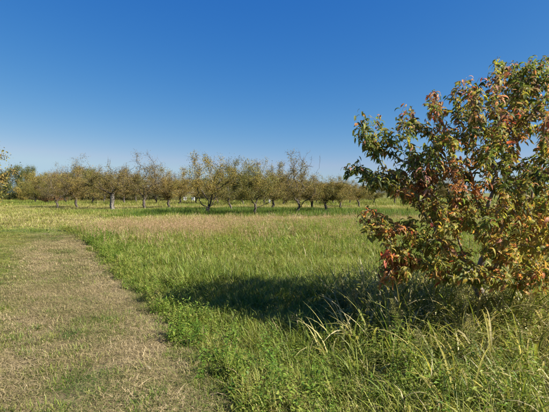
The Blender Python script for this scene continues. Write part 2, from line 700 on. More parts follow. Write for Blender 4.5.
# leafy weeds
def keep_weed(x, y):
    s = path_s(x, y)
    band = smooth(7.5, 10, y) * (1 - smooth(14.0, 17.5, y + 3 * (vnoise(x, y, 3, 41) - .5)))
    right = smooth(-1, 1.5, x) * smooth(9, 12, y) * (1 - smooth(19, 23, y))
    verge = smooth(0.0, 0.1, s) * (1 - smooth(0.5, 1.2, s)) * 0.75
    pat = smooth(0.35, 0.6, vnoise(x, y, 1.1, 42))
    return meadow(x, y) * np.clip((np.maximum(band, right) * 0.95 + verge + 0.40 * (1 - .6 * smooth(.3, .6, s) * (1 - smooth(1.0, 1.6, s)))) * (0.3 + 0.7 * pat), 0, 1)


x, y = sample(52, 1.9, 23, keep_weed, 2)
scatter('leafy_weeds', 'bright green leafy weeds growing through the meadow grass', 'weeds', with_z(x, y),
        rng.uniform(0.7, 1.4, len(x)) * (0.8 + 0.35 * smooth(8, 14, y)), np.clip(0.34 + 0.5 * vnoise(x, y, 2, 43) + rng.normal(0, .12, len(x)), 0, 1), w_near)


# dry seed stalks
def keep_seed(x, y):
    dry = np.exp(-(((x + 4.5) / 3.0) ** 2 + ((y - 16.5) / 2.8) ** 2))
    far = smooth(17, 20, y) * (1 - smooth(23, 25.5, y)) * .10
    return np.clip(meadow(x, y) * (dry + (0.03 + 0.12 * vnoise(x, y, 1.5, 51)) * smooth(9, 12, y)) + far * smooth(-6, -3, x), 0, 1)


x, y = sample(38, 2.5, 29, keep_seed)
scatter('dry_seed_stalks', 'airy pinkish tan grass seed stalks above the meadow', 'seed stalks', with_z(x, y), rng.uniform(0.6, 1.1, len(x)),
        np.clip(rng.normal(.6, .2, len(x)), 0, 1), s_near)


# stubble of the path and the mown strips beside it
def on_path(x, y):
    s = path_s(x, y)
    return smooth(0.14, 0.0, s) * (1 - .8 * smooth(-PATH_W + .05, -PATH_W - .3, s)) * (1 - smooth(13.5, 17.0, y))


def tint_mown(x, y):
    s = path_s(x, y)
    inside = smooth(-PATH_W - .25, -PATH_W + .1, s) * (1 - smooth(12.5, 15, y))
    n = 0.3 * vnoise(x, y, 0.8, 61) + 0.35 * vnoise(x, y, 0.3, 62) + .35 * vnoise(x, y, .14, 68)
    t = 0.50 + 0.35 * n
    t = t - 0.36 * smooth(0.48, 0.66, n) * (1 - .8 * smooth(3.0, 5.6, y)) - .12 * smooth(.45, .7, n)       # green regrowth close by
    t = t - 0.26 * (1 - inside)
    al = (np.asarray(x) - P0[0]) * -.49 + (np.asarray(y) - P0[1]) * .872
    t = t + .34 * (vnoise(s, al * .12, .16, 63) - .5) + .30 * (vnoise(x, y, .45, 64) - .5)
    wheel = np.exp(-((s + PATH_W - .15) / .15) ** 2) + .7 * np.exp(-((s + .30) / .16) ** 2) - .8 * np.exp(-((s + .85) / .2) ** 2)
    return np.clip(t + 0.16 * wheel, 0, 1)


x, y = sample(88, 1.8, 9.0, lambda x, y: on_path(x, y) * (1 - smooth(6.5, 9.0, y)) * (.30 + .7 * smooth(.28, .5, vnoise(x, y, .33, 65))), 1.5)
scatter('path_stubble', 'cut straw and short stubble covering the near mown path', 'stubble', with_z(x, y, .012), rng.uniform(.7, 1.2, len(x)),
        tint_mown(x, y) + rng.normal(0, .08, len(x)), stub, .06)
x, y = sample(80, 6.3, 17, lambda x, y: on_path(x, y) * smooth(6.3, 8.8, y) * (.3 + .7 * smooth(.28, .5, vnoise(x, y, .33, 65))), 2)
scatter('path_stubble', 'dry straw coloured stubble covering the far mown path', 'stubble', with_z(x, y, .012), rng.uniform(.7, 1.1, len(x)),
        tint_mown(x, y) + rng.normal(0, .07, len(x)), stub_far, .05)
# clumps of clippings left by the mower
heap = [tuft_stubble(90, 0.10, 0.05, 0.12, 0.006).done('clippings', M_straw) for _ in range(4)]
x, y = sample(16, 2.0, 12, lambda x, y: on_path(x, y) * smooth(.5, .7, vnoise(x, y, 1.0, 66)), 1.5)
scatter('grass_clippings', 'loose clumps of dry cut grass lying on the mown path', 'clippings', with_z(x, y, .012),
        np.stack([np.ones(len(x)) * 1.2] * 2 + [rng.uniform(.7, 1.3, len(x))], -1) * rng.uniform(.5, 1.2, len(x))[:, None], np.clip(rng.normal(.45, .25, len(x)), 0, 1), heap, .1)
# green shoots sprouting in the path
sprout = [tuft_grass(22, 0.06, 0.03, 0.10, 0.0075, 0.8, 1.6, 3).done('sprout', M_grass) for _ in range(5)]


def keep_sprout(x, y):
    n = 0.25 * vnoise(x, y, 0.7, 71) + 0.75 * vnoise(x, y, 0.2, 72)
    return on_path(x, y) * smooth(0.44, 0.68, n) * (1 - .72 * smooth(3.2, 6.5, y)) * (1 - .5 * smooth(6, 11, y))


x, y = sample(330, 1.8, 13, keep_sprout, 1.5)
scatter('path_sprouts', 'small green grass shoots sprouting through the mown path', 'grass', with_z(x, y, .01), rng.uniform(.6, 1.3, len(x)),
        np.clip(rng.normal(.26, .12, len(x)), 0, 1), sprout)


# short field grass behind the meadow, strips of lush green beneath the trees
def strip_lush(x, y):
    edge = y + 2.2 * (vnoise(x, y, 3.5, 81) - .5)
    k = smooth(26.0, 27.5, edge) * (1 - smooth(36, 41, edge)) * smooth(-13, -9, x) * (1 - .6 * smooth(8, 14, x))
    l2 = np.exp(-(((x + 12.5) / 6) ** 2 + ((y - 33) / 3.5) ** 2)) * .8
    l3 = np.exp(-(((x + 9.5) / 4.5) ** 2 + ((y - 16.4) / 1.1) ** 2))
    return np.clip(np.maximum(np.maximum(k, l2), l3), 0, 1)


def keep_field(x, y):
    return np.clip(smooth(13.5, 15.5, y) * (1 - .75 * meadow(x, y)), 0, 1)


def tint_field(x, y):
    n = .5 * vnoise(x, y, 5, 91) + .5 * vnoise(x, y, 1.1, 92)
    t = .50 + .30 * n
    t = t + .02 * smooth(20, 24, y) * (1 - smooth(27, 30, y))
    return np.clip(t * (1 - .9 * strip_lush(x, y)), 0, 1)


x, y = sample(4.6, 13.5, 48, keep_field, 4)
sc = np.stack([np.ones(len(x))] * 2 + [.10 + .48 * smooth(15, 22, y + 3 * (vnoise(x, y, 2, 97) - .5)) + 1.0 * strip_lush(x, y) * (y > 25)], -1) * rng.uniform(.7, 1.2, len(x))[:, None]
scatter('field_grass', 'short yellowish field grass with lush green strips below the orchard rows', 'grass', with_z(x, y), sc,
        tint_field(x, y) + rng.normal(0, .06, len(x)), g_far)
x, y = sample(.75, 48, 110, lambda x, y: np.ones(len(x)), 6)
scatter('field_grass', 'pale field grass far back between the orchard trunks', 'grass', with_z(x, y), rng.uniform(1.1, 1.8, len(x)),
        np.clip(.24 + .34 * vnoise(x, y, 8, 95) + rng.normal(0, .06, len(x)), 0, 1), g_far)
# short mown grass left of the path
x, y = sample(150, 3.5, 16.5, lambda x, y: (path_s(x, y) < -PATH_W + .1).astype(float) * .8, 3)
sc = np.stack([np.ones(len(x))] * 2 + [rng.uniform(.22, .45, len(x))], -1) * .7
scatter('verge_grass', 'short yellow green mown grass left of the path', 'grass', with_z(x, y), sc,
        np.clip(.30 + .34 * vnoise(x, y, .8, 96) + rng.normal(0, .08, len(x)), 0, 1), g_near)


# coarse tall grass in the right-hand corner, below the fruit tree
def keep_coarse(x, y):
    e = x - (0.55 + 0.10 * (y - 3)) + 1.1 * (vnoise(x, y, .8, 101) - .5)
    return meadow(x, y) * smooth(0, .7, e) * (1 - smooth(6.4, 7.4, y))


M_coarse = grass_mat('coarse_blades', [(0.0, (0.09, 0.14, 0.022)), (0.3, (0.19, 0.23, 0.04)), (0.55, (0.31, 0.30, 0.085)), (0.8, (0.42, 0.37, 0.16)), (1.0, (0.48, 0.42, 0.24))], 0.42)
coarse = [tuft_grass(26, 0.18, 0.28, 0.72, 0.027, 0.5, 3.4, 6).done('coarse_tuft', M_coarse) for _ in range(6)]
x, y = sample(60, 2.3, 7.4, keep_coarse, 2)
scatter('coarse_grass', 'tangle of tall coarse arching grass below the colourful fruit tree', 'grass', with_z(x, y), rng.uniform(.5, 1.15, len(x)) * (.62 + .5 * smooth(3.0, 4.4, y)),
        np.clip(rng.normal(.55, .2, len(x)), 0, 1), coarse)
tall_weed = [tuft_weed(8, 0.30, 0.62, 0.058, .24).done('tall_weed', M_weed) for _ in range(5)]
x, y = sample(8, 2.3, 7.0, keep_coarse, 2)
scatter('tall_leafy_weeds', 'tall leafy weeds mixed into the coarse grass below the fruit tree', 'weeds', with_z(x, y), rng.uniform(.6, 1.15, len(x)),
        np.clip(rng.normal(.5, .2, len(x)), 0, 1), tall_weed)


# ------------------------------------------------------------------ trees
def unit(v):
    return v / (np.linalg.norm(v) + 1e-9)


def grow(trunk, tips, alpha=0.55, step=0.12, wob=0.05, up=0.35, rs=None):
    """join every tip to the tree so far, favouring short ways back to the root"""
    rs = rs or np.random.default_rng(1)
    pos = [np.array(p, float) for p in trunk]
    par = [-1] + list(range(len(trunk) - 1))
    plen = [0.0]
    for i in range(1, len(trunk)):
        plen.append(plen[-1] + np.linalg.norm(pos[i] - pos[i - 1]))
    first = len(trunk) - 2
    top = pos[-1]
    order = np.argsort([np.linalg.norm(t - top) for t in tips])
    A = np.array(pos)
    PL = np.array(plen)
    tip_ids = []
    for ti in order:
        t = np.asarray(tips[ti], float)
        d = t - A
        dist = np.linalg.norm(d, axis=1)
        cost = dist + alpha * PL
        cost[d[:, 2] < -0.5 * dist] += 1.0
        cost[:max(1, first)] += 3
        j = int(np.argmin(cost))
        n = max(2, int(dist[j] / step))
        a = A[j]
        pd_ = unit(a - A[par[j]]) if par[j] >= 0 else np.array([0, 0, 1.0])
        c = a + (pd_ * 0.45 + np.array([0, 0, up * .4])) * dist[j] * 0.5
        prev = j
        newp, newl = [], []
        base = len(A)
        l = PL[j]
        last = a
        for i in range(1, n + 1):
            u = i / n
            p = (1 - u) ** 2 * a + 2 * u * (1 - u) * c + u * u * t
            if i < n:
                p = p + rs.normal(0, wob * min(1, dist[j]), 3)
            l += np.linalg.norm(p - last)
            newp.append(p)
            newl.append(l)
            par.append(prev)
            prev = base + i - 1
            last = p
        A = np.vstack([A, newp])
        PL = np.concatenate([PL, newl])
        tip_ids.append(prev)
    return A, np.array(par), PL, tip_ids


def radii(A, par, tip_r, expo=2.3, cap=None):
    n = len(A)
    acc = np.zeros(n)
    nch = np.zeros(n, int)
    for i in range(n):
        if par[i] >= 0:
            nch[par[i]] += 1
    for i in range(n - 1, -1, -1):
        if nch[i] == 0:
            acc[i] = tip_r ** expo
        if par[i] >= 0:
            acc[par[i]] += acc[i]
    r = acc ** (1 / expo)
    if cap:
        r = np.minimum(r, cap)
    return r


def chains(A, par, r):
    n = len(A)
    ch = [[] for _ in range(n)]
    for i in range(n):
        if par[i] >= 0:
            ch[par[i]].append(i)
    out = []
    stack = [(0, None)]
    while stack:
        i, p = stack.pop()
        c = [p] if p is not None else []
        while True:
            c.append(i)
            if not ch[i]:
                break
            k = sorted(ch[i], key=lambda q: -r[q])
            for q in k[1:]:
                stack.append((q, i))
            i = k[0]
        out.append(c)
    return out


def tubes(A, r, chs, sides=6, flare=None):
    V, Fc = [], []
    off = 0
    for c in chs:
        P = A[c]
        rr = r[c].copy()
        if len(c) > 1 and flare is None:
            rr[0] = min(rr[0], rr[1] * 1.15)
        T = np.gradient(P, axis=0)
        T /= np.linalg.norm(T, axis=1)[:, None] + 1e-9
        ref = np.array([0.31, 0.93, 0.18])
        n1 = np.cross(T, ref)
        n1 /= np.linalg.norm(n1, axis=1)[:, None] + 1e-9
        n2 = np.cross(T, n1)
        a = np.linspace(0, 2 * math.pi, sides, endpoint=False)
        ring = P[:, None, :] + rr[:, None, None] * (np.cos(a)[None, :, None] * n1[:, None, :] + np.sin(a)[None, :, None] * n2[:, None, :])
        V.append(ring.reshape(-1, 3))
        m = len(c)
        i = np.arange(m - 1)[:, None] * sides
        k = np.arange(sides)[None, :]
        k2 = (k + 1) % sides
        Fc.append(np.stack([i + k, i + k2, i + sides + k2, i + sides + k], -1).reshape(-1, 4) + off)
        off += m * sides
    return np.concatenate(V), np.concatenate(Fc)


# ---- leaf shapes: folded along the midrib and drooping, modelled along +X, length 1
def leaf_shape(p0, p1, w, fold, nseg=5, side_curl=0.0):
    v = []
    x = z = yb = 0.0
    ang = p0
    for i in range(nseg + 1):
        u = i / nseg
        hw = 0.5 * w * math.sin(math.pi * min(1, (u * 0.94 + 0.06)) ** 0.85) if i < nseg else 0.004
        nx, nz = -math.sin(ang), math.cos(ang)
        v += [(x + nx * fold * hw, yb + hw, z + nz * fold * hw), (x, yb, z), (x + nx * fold * hw, yb - hw, z + nz * fold * hw)]
        x += math.cos(ang) / nseg
        z += math.sin(ang) / nseg
        yb += side_curl / nseg * u
        ang += (p1 - p0) / nseg
    f = []
    for i in range(nseg):
        a = i * 3
        f += [(a, a + 1, a + 4, a + 3), (a + 1, a + 2, a + 5, a + 4)]
    return np.array(v), np.array(f)


SHAPES = [leaf_shape(R(a), R(b), w, fo, 5, sc) for a, b, w, fo, sc in [
    (20, -110, .33, .45, .0), (-15, -105, .36, .35, .15), (35, -100, .31, .6, -.1), (-35, -95, .37, .25, .1),
    (-50, -92, .36, .3, -.15), (0, -85, .33, .45, .2), (-25, -120, .35, .35, -.2), (-65, -95, .38, .2, 0)]]


def rot_z(a):
    c, s = np.cos(a), np.sin(a)
    z, o = np.zeros_like(a), np.ones_like(a)
    return np.stack([np.stack([c, -s, z], -1), np.stack([s, c, z], -1), np.stack([z, z, o], -1)], -2)


def rot_x(a):
    c, s = np.cos(a), np.sin(a)
    z, o = np.zeros_like(a), np.ones_like(a)
    return np.stack([np.stack([o, z, z], -1), np.stack([z, c, -s], -1), np.stack([z, s, c], -1)], -2)


# ---- the fruit tree in the right foreground
PALETTE = {
    'dark': (0.075, 0.10, 0.035), 'green': (0.15, 0.19, 0.045), 'olive': (0.27, 0.25, 0.06), 'yellow': (0.40, 0.34, 0.09),
    'gold': (0.43, 0.275, 0.08), 'orange': (0.47, 0.205, 0.075), 'red': (0.48, 0.125, 0.075), 'rust': (0.33, 0.16, 0.08),
    'pink': (0.46, 0.25, 0.20), 'brown': (0.25, 0.165, 0.095)}
MIX = {
    'top': dict(dark=.12, green=.22, olive=.28, brown=.10, rust=.14, pink=.12, red=.02),
    'mid': dict(dark=.14, green=.22, olive=.28, gold=.10, brown=.08, orange=.09, rust=.09),
    'left': dict(dark=.22, green=.30, olive=.26, brown=.08, rust=.09, pink=.05),
    'low': dict(green=.16, olive=.24, yellow=.14, gold=.15, orange=.18, red=.04, rust=.09),
    'yel': dict(green=.24, olive=.38, yellow=.22, gold=.10, orange=.06),
    'red': dict(yellow=.15, gold=.25, orange=.35, red=.15, rust=.10)}
# crown outline as it stands against field and sky (photograph pixels), filled in depth below
OUT = np.array([(352, 122), (362, 109), (378, 114), (392, 117), (404, 105), (424, 110), (428, 88), (438, 90), (445, 116), (453, 88), (470, 73), (488, 62),
                (503, 50), (520, 60), (549, 54), (585, 66), (608, 140), (608, 225), (590, 290), (540, 292), (500, 286), (455, 282), (410, 272), (388, 284),
                (372, 286), (376, 268), (384, 254), (368, 238), (352, 208), (362, 202), (385, 219), (428, 217), (400, 194), (362, 187), (346, 173), (344, 167), (358, 164)], float)
HOLES = [(398, 150, 10, 8), (444, 150, 6, 8), (446, 118, 5, 12), (420, 140, 6, 4), (470, 168, 5, 5), (520, 150, 6, 5), (395, 132, 6, 6), (505, 108, 5, 6), (425, 226, 7, 4), (462, 238, 6, 5)]


def inside(px, py):
    c = False
    for k in range(len(OUT)):
        (x1, y1), (x2, y2) = OUT[k], OUT[k - 1]
        if (y1 > py) != (y2 > py) and px < (x2 - x1) * (py - y1) / (y2 - y1) + x1:
            c = not c
    return c


rp = np.random.default_rng(23)
tips, tipmix = [], []
while len(tips) < 1420:
    px, py = rp.uniform(342, 612), rp.uniform(50, 292)
    if not inside(px, py) or any(((px - hx) / a_) ** 2 + ((py - hy) / b_) ** 2 < 1 for hx, hy, a_, b_ in HOLES):
        continue
    if rp.random() > (.35 if py > 105 else .75) + 1.3 * smooth(.25, .65, float(vnoise(px, py, 17, 5))):
        continue
    th = np.interp(px, [345, 385, 430, 480, 560, 645], [.15, .4, .7, 1.15, 1.2, .6])
    th *= np.interp(py, [55, 90, 150, 220, 275], [.35, .8, 1, .85, .55])
    dc = np.interp(py, [55, 150, 200, 240, 285], [5.75, 5.6, 5.3, 4.95, 4.7])
    tips.append(at(px, py, (dc + th * rp.uniform(-1, 1)) * NEARER))
    if py > 204:
        tipmix.append('low' if px > 440 else ('yel' if rp.random() < .68 else 'red'))
    elif py < 120:
        tipmix.append('top')
    else:
        tipmix.append('left' if px < 425 and rp.random() < .7 else 'mid')
b = np.array([TRUNK[0], TRUNK[1], float(height(*TRUNK))])
tr_pts = [b + np.array(q) for q in [(0, 0, -.15), (0, 0, .02), (-.03, -.01, .14), (-.09, -.02, .28), (-.16, -.04, .42), (-.21, -.05, .55)]]
# two leading limbs besides the trunk's own lean are grown first through guide tips
guides = [b + np.array(q) * NEARER for q in [(-.75, -.2, 1.05), (.45, .1, 1.2), (-.30, .35, 1.55), (.15, -.45, 1.0), (.9, .2, 1.5), (-1.2, -.5, .85), (-.05, .05, 1.9)]]
A, par, PL, tid = grow(tr_pts, guides + tips, 0.5, 0.10, 0.035, 0.35, rp)
order = np.argsort([np.linalg.norm(t - np.array(tr_pts[-1])) for t in guides + tips])
rr = radii(A, par, 0.0032, 2.05)
rr *= 0.056 / rr[0]
rr = np.maximum(rr, 0.0024)
rr[:2] *= 1.25
chs = chains(A, par, rr)
fruit = bpy.data.objects.new('fruit_tree', None)
C.objects.link(fruit)
fruit.location = tuple(b)
tag(fruit, 'young fruit tree with drooping red, orange and green autumn leaves at right', 'tree')
chs.sort(key=lambda c: -rr[c[1]])
v, f = tubes(A - b, rr, chs[:1], 10, True)
obj('trunk', mesh_from('trunk', v, f, M_bark), fruit)
for c in chs[1:11]:
    v, f = tubes(A - b, rr, [c], 7)
    obj('limb', mesh_from('limb', v, f, M_bark), fruit)
v, f = tubes(A - b, rr, chs[11:], 5)
tag(obj('twigs', mesh_from('twigs', v, f, M_bark), fruit), kind='stuff')
# leaves along the last stretch of every shoot
LW = []
LP, LA, LT, LL, LS, LC = [], [], [], [], [], []
ng_ = len(guides)
for node, oi_ in zip(tid, order):
    if oi_ < ng_:
        continue
    mx = MIX[tipmix[oi_ - ng_]]
    names = list(mx.keys())
    pr = np.array([mx[k] for k in names])
    pr = pr / pr.sum()
    tp = tips[oi_ - ng_]
    un = float(np.clip((.6 * vnoise(tp[0] * 7 + tp[1] * 3, tp[2] * 9, 2.4, 77) + .4 * vnoise(tp[0] * 11, tp[2] * 13 + tp[1] * 5, 1.2, 78) - .22) / .56, 0, .999))
    fav = names[int(np.searchsorted(np.cumsum(pr), un))]
    # points along the shoot, back from its tip
    seq = [A[node]]
    i = node
    L = 0
    while par[i] >= 0 and L < 0.30 and rr[i] < 0.012:
        L += np.linalg.norm(A[i] - A[par[i]])
        i = par[i]
        seq.append(A[i])
    seq = np.array(seq)
    sl = np.concatenate([[0], np.cumsum(np.linalg.norm(np.diff(seq, axis=0), axis=1))]) if len(seq) > 1 else np.array([0, 1e-3])
    if len(seq) == 1:
        seq = np.vstack([seq, seq])
    nl = int(rp.uniform(10, 19))
    az0 = rp.uniform(0, 6.28)
    for k in range(nl):
        u = (k / nl) ** 1.1 * min(0.30, sl[-1])
        p = np.array([np.interp(u, sl, seq[:, a]) for a in range(3)])
        LP.append(p + rp.normal(0, .026, 3))
        LW.append(rp.uniform(.6, 1.1))
        LA.append(az0 + k * 2.4 + rp.normal(0, .35))
        LT.append(rp.normal(0, .6))
        LL.append(rp.uniform(.07, .115) * (0.65 + 0.35 * min(1, (k + 2) / 8)))
        LS.append(rp.integers(0, len(SHAPES)))
        nm = fav if rp.random() < .62 else names[rp.choice(len(names), p=pr)]
        c = np.array(PALETTE[nm]) * rp.uniform(.75, 1.3) * (1 + rp.normal(0, .06, 3))
        LC.append(np.clip(c, .01, .8))
LP, LA, LT, LL, LS, LC = map(np.array, (LP, LA, LT, LL, LS, LC))
LP = LP - b
LW = np.array(LW)
RM = np.einsum('nij,njk->nik', rot_z(LA), rot_x(LT))
# which leaves show largest: nearest leaf of each small picture cell, by projected size
ctr = LP + b + np.einsum('nij,j->ni', RM, np.array([.5, 0, -.2])) * LL[:, None]
pxs = 274.5 + F * ctr[:, 0] / ctr[:, 1]
pys = 193 - F * (ctr[:, 2] - CAM_H) / ctr[:, 1]
vis = (pxs > 2) & (pxs < 547) & (pys > 2) & (pys < 320)
cell = (pxs // 6).astype(int) * 1000 + (pys // 7).astype(int)
best = {}
for i in np.argsort(ctr[:, 1]):
    if vis[i] and cell[i] not in best:
        best[cell[i]] = i
vd = ctr - np.array([0, 0, CAM_H])
nrm = np.einsum('nij,j->ni', RM, unit(np.array([.6, 0, .6])))
face = np.abs(np.einsum('ni,ni->n', nrm, vd / np.linalg.norm(vd, axis=1)[:, None]))
cand = sorted(best.values(), key=lambda i: -(LL[i] ** 2 * (.3 + face[i]) / ctr[i, 1] ** 2))[:300]
single = np.zeros(len(LP), bool)
single[cand] = True
leaf_me = [mesh_from('leaf', v, f, M_leaf, True, np.ones((len(v), 3))) for v, f in SHAPES]
for i in cand:
    o = obj('leaf', leaf_me[LS[i]], fruit, LP[i])
    o.rotation_mode = 'XYZ'
    o.rotation_euler = (float(LT[i]), 0, float(LA[i]))
    o.scale = (float(LL[i]), float(LL[i] * LW[i]), float(LL[i]))
    o.color = (*map(float, LC[i]), 1)
V_, F_, C_ = [], [], []
off = 0
for s, (sv, sf) in enumerate(SHAPES):
    ids = np.where((LS == s) & ~single)[0]
    vv = np.einsum('nij,nmj->nmi', RM[ids], sv[None] * np.stack([np.ones(len(ids)), LW[ids], np.ones(len(ids))], -1)[:, None, :]) * LL[ids, None, None] + LP[ids, None, :]
    m = len(sv)
    V_.append(vv.reshape(-1, 3))
    F_.append((sf[None] + (np.arange(len(ids)) * m)[:, None, None] + off).reshape(-1, 4))
    C_.append(np.repeat(LC[ids], m, axis=0))
    off += len(ids) * m
fo = obj('foliage', mesh_from('foliage', np.concatenate(V_), np.concatenate(F_), M_leaf, True, np.concatenate(C_)), fruit)
tag(fo, kind='stuff')
print('peach leaves', len(LP))


# ---- orchard trees: a few grown forms, copied and turned
LEAF_MULT = 7.6


def orchard_form(seed, hgt, rad, fork, ntips, leaves, leaf_len, cols, bare=0.0, lean=(0, 0), trunk_r=0.13, upright=0.3, tall=0, low=.26):
    rs = np.random.default_rng(seed)
    tr = [np.array([0, 0, -.25]), np.array([0, 0, .02])]
    n = 5
    for i in range(1, n + 1):
        u = i / n
        tr.append(np.array([lean[0] * u + rs.normal(0, .03), lean[1] * u + rs.normal(0, .03), fork * u]))
    tips = []
    # scaffold limbs set the vase shape, then tips fill the crown
    ns = 4 + int(rs.integers(0, 3))
    for k in range(ns):
        a = 6.28 * k / ns + rs.normal(0, .3)
        tips.append(np.array([lean[0] + math.cos(a) * rad * .5, lean[1] + math.sin(a) * rad * .5, fork + (hgt - fork) * rs.uniform(.3, .5)]))
    nsc = len(tips)
    lobes = []
    nl_ = int(9 + 5 * rs.random())
    for k in range(nl_):
        a = 6.28 * k * .382 + rs.normal(0, .35)
        z = (k + .5) / nl_
        rr_ = rad * (.55 + .55 * math.sin(math.pi * min(1, .25 + z * .75))) * rs.uniform(.55, 1.1) * (1.0 if z < .75 else .75)
        lobes.append((lean[0] * (1 + z) + math.cos(a) * rr_, lean[1] * (1 + z) + math.sin(a) * rr_, fork + (hgt - fork) * (low + (.92 - low) * z) * rs.uniform(.9, 1.06), rs.uniform(.22, .42) * rad))
    while len(tips) < ntips + nsc:
        lx, ly, lz, ls = lobes[rs.integers(0, nl_)]
        q = rs.normal(0, 1, 3)
        if q @ q > 4.5:
            continue
        tips.append(np.array([lx + q[0] * ls, ly + q[1] * ls, max(fork * .9 if low < 0 else fork + .55, lz + q[2] * ls * .8)]))
    for k in range(tall // 2):      # bare water shoots sticking out on top
        a = rs.uniform(0, 6.28)
        tips.append(np.array([lean[0] + math.cos(a) * rad * rs.uniform(.1, .7), lean[1] + math.sin(a) * rad * rs.uniform(.1, .7), hgt * rs.uniform(.95, 1.08)]))
    A, par, PL, tid = grow(tr, tips, .45, max(.16, hgt * .045), .045 * hgt / 4, upright, rs)
    od = np.argsort([np.linalg.norm(t - tr[-1]) for t in tips])
    r = radii(A, par, .007, 1.9)
    trunk_r *= .72
    r = trunk_r * (r / r[0]) ** 1.25
    r = np.maximum(r, .0055 * max(1, hgt / 5))
    r[:2] *= 1.3
    cs = chains(A, par, r)
    big = [c for c in cs if r[c[1]] > trunk_r * .6]
    if not big:
        big = cs[:1]
    small = [c for c in cs if r[c[1]] <= trunk_r * .6]
    # extra fine twigs at the tips
    tw_v, tw_f, off = [], [], 0
    for t in tid:
        for k in range(5):
            p = A[t] if k < 2 else A[par[t]]
            d = unit(rs.normal(0, 1, 3) + np.array([0, 0, .9]))
            q = p + d * rs.uniform(.15, .42) * hgt / 4
            s = unit(np.cross(d, rs.normal(0, 1, 3))) * .006 * max(1, hgt / 5)
            s2 = unit(np.cross(d, s)) * .006 * max(1, hgt / 5)
            tw_v += [p + s, p - s * .5 + s2 * .87, p - s * .5 - s2 * .87, q]
            tw_f += [(off, off + 1, off + 3), (off + 1, off + 2, off + 3), (off + 2, off, off + 3)]
            off += 4
    v1, f1 = tubes(A, r, big, 9, True)
    v2, f2 = tubes(A, r, small, 4)
    # leaves
    tops = np.array([A[t] for t, o in zip(tid, od)])
    n = int(leaves * LEAF_MULT * (1 if bare < .1 else .85))
    keepers = rs.random(len(tops)) > bare
    zrel = (tops[:, 2] - fork) / max(.1, hgt - fork)
    keepers &= rs.random(len(tops)) > np.clip((zrel - .72) * 2.2 * (bare > 0), 0, .9)
    src = np.where(keepers)[0]
    pick = src[rs.integers(0, len(src), n)]
    pp = []
    for i in pick:
        j = tid[i]
        for _ in range(rs.integers(0, 4)):
            if par[j] > len(tr):
                j = par[j]
        pp.append(A[j])
    p = np.array(pp) + rs.normal(0, (.15 if hgt < 5 else .19) * hgt / 4, (n, 3))
    d = rs.normal(0, 1, (n, 3)) + np.array([0, 0, -.5])
    d /= np.linalg.norm(d, axis=1)[:, None]
    s = np.cross(d, rs.normal(0, 1, (n, 3)))
    s /= np.linalg.norm(s, axis=1)[:, None] + 1e-9
    nn = np.cross(d, s)
    ll = leaf_len * (.8 if hgt < 5 else .85) * rs.uniform(.6, 1.3, n)[:, None]
    lv = np.stack([p, p + d * ll * .5 + s * ll * .3 + nn * ll * .08, p + d * ll, p + d * ll * .5 - s * ll * .3 + nn * ll * .08], 1).reshape(-1, 3)
    lf = np.arange(n * 4).reshape(-1, 4)
    tc = rs.integers(0, len(cols), len(tops))
    ci = np.where(rs.random(n) < .6, tc[pick], rs.integers(0, len(cols), n))
    lc = np.array(cols)[ci]
    lc = (.55 * lc + .25 * np.mean(cols, axis=0) + .20 * np.array([.12, .135, .032])) * 1.22 * rs.uniform(.8, 1.2, (n, 1))
    return dict(trunk=(v1, f1), branches=(v2, f2), twigs=(np.array(tw_v), np.array(tw_f)), crown=(lv, lf, np.repeat(lc, 4, axis=0)), height=hgt)


def form_meshes(fm, bark):
    return dict(trunk=mesh_from('trunk', *fm['trunk'], bark), branches=mesh_from('branches', *fm['branches'], M_obark),
                twigs=mesh_from('twigs', *fm['twigs'], M_obark), crown=mesh_from('crown', fm['crown'][0], fm['crown'][1], M_far, False, fm['crown'][2]))


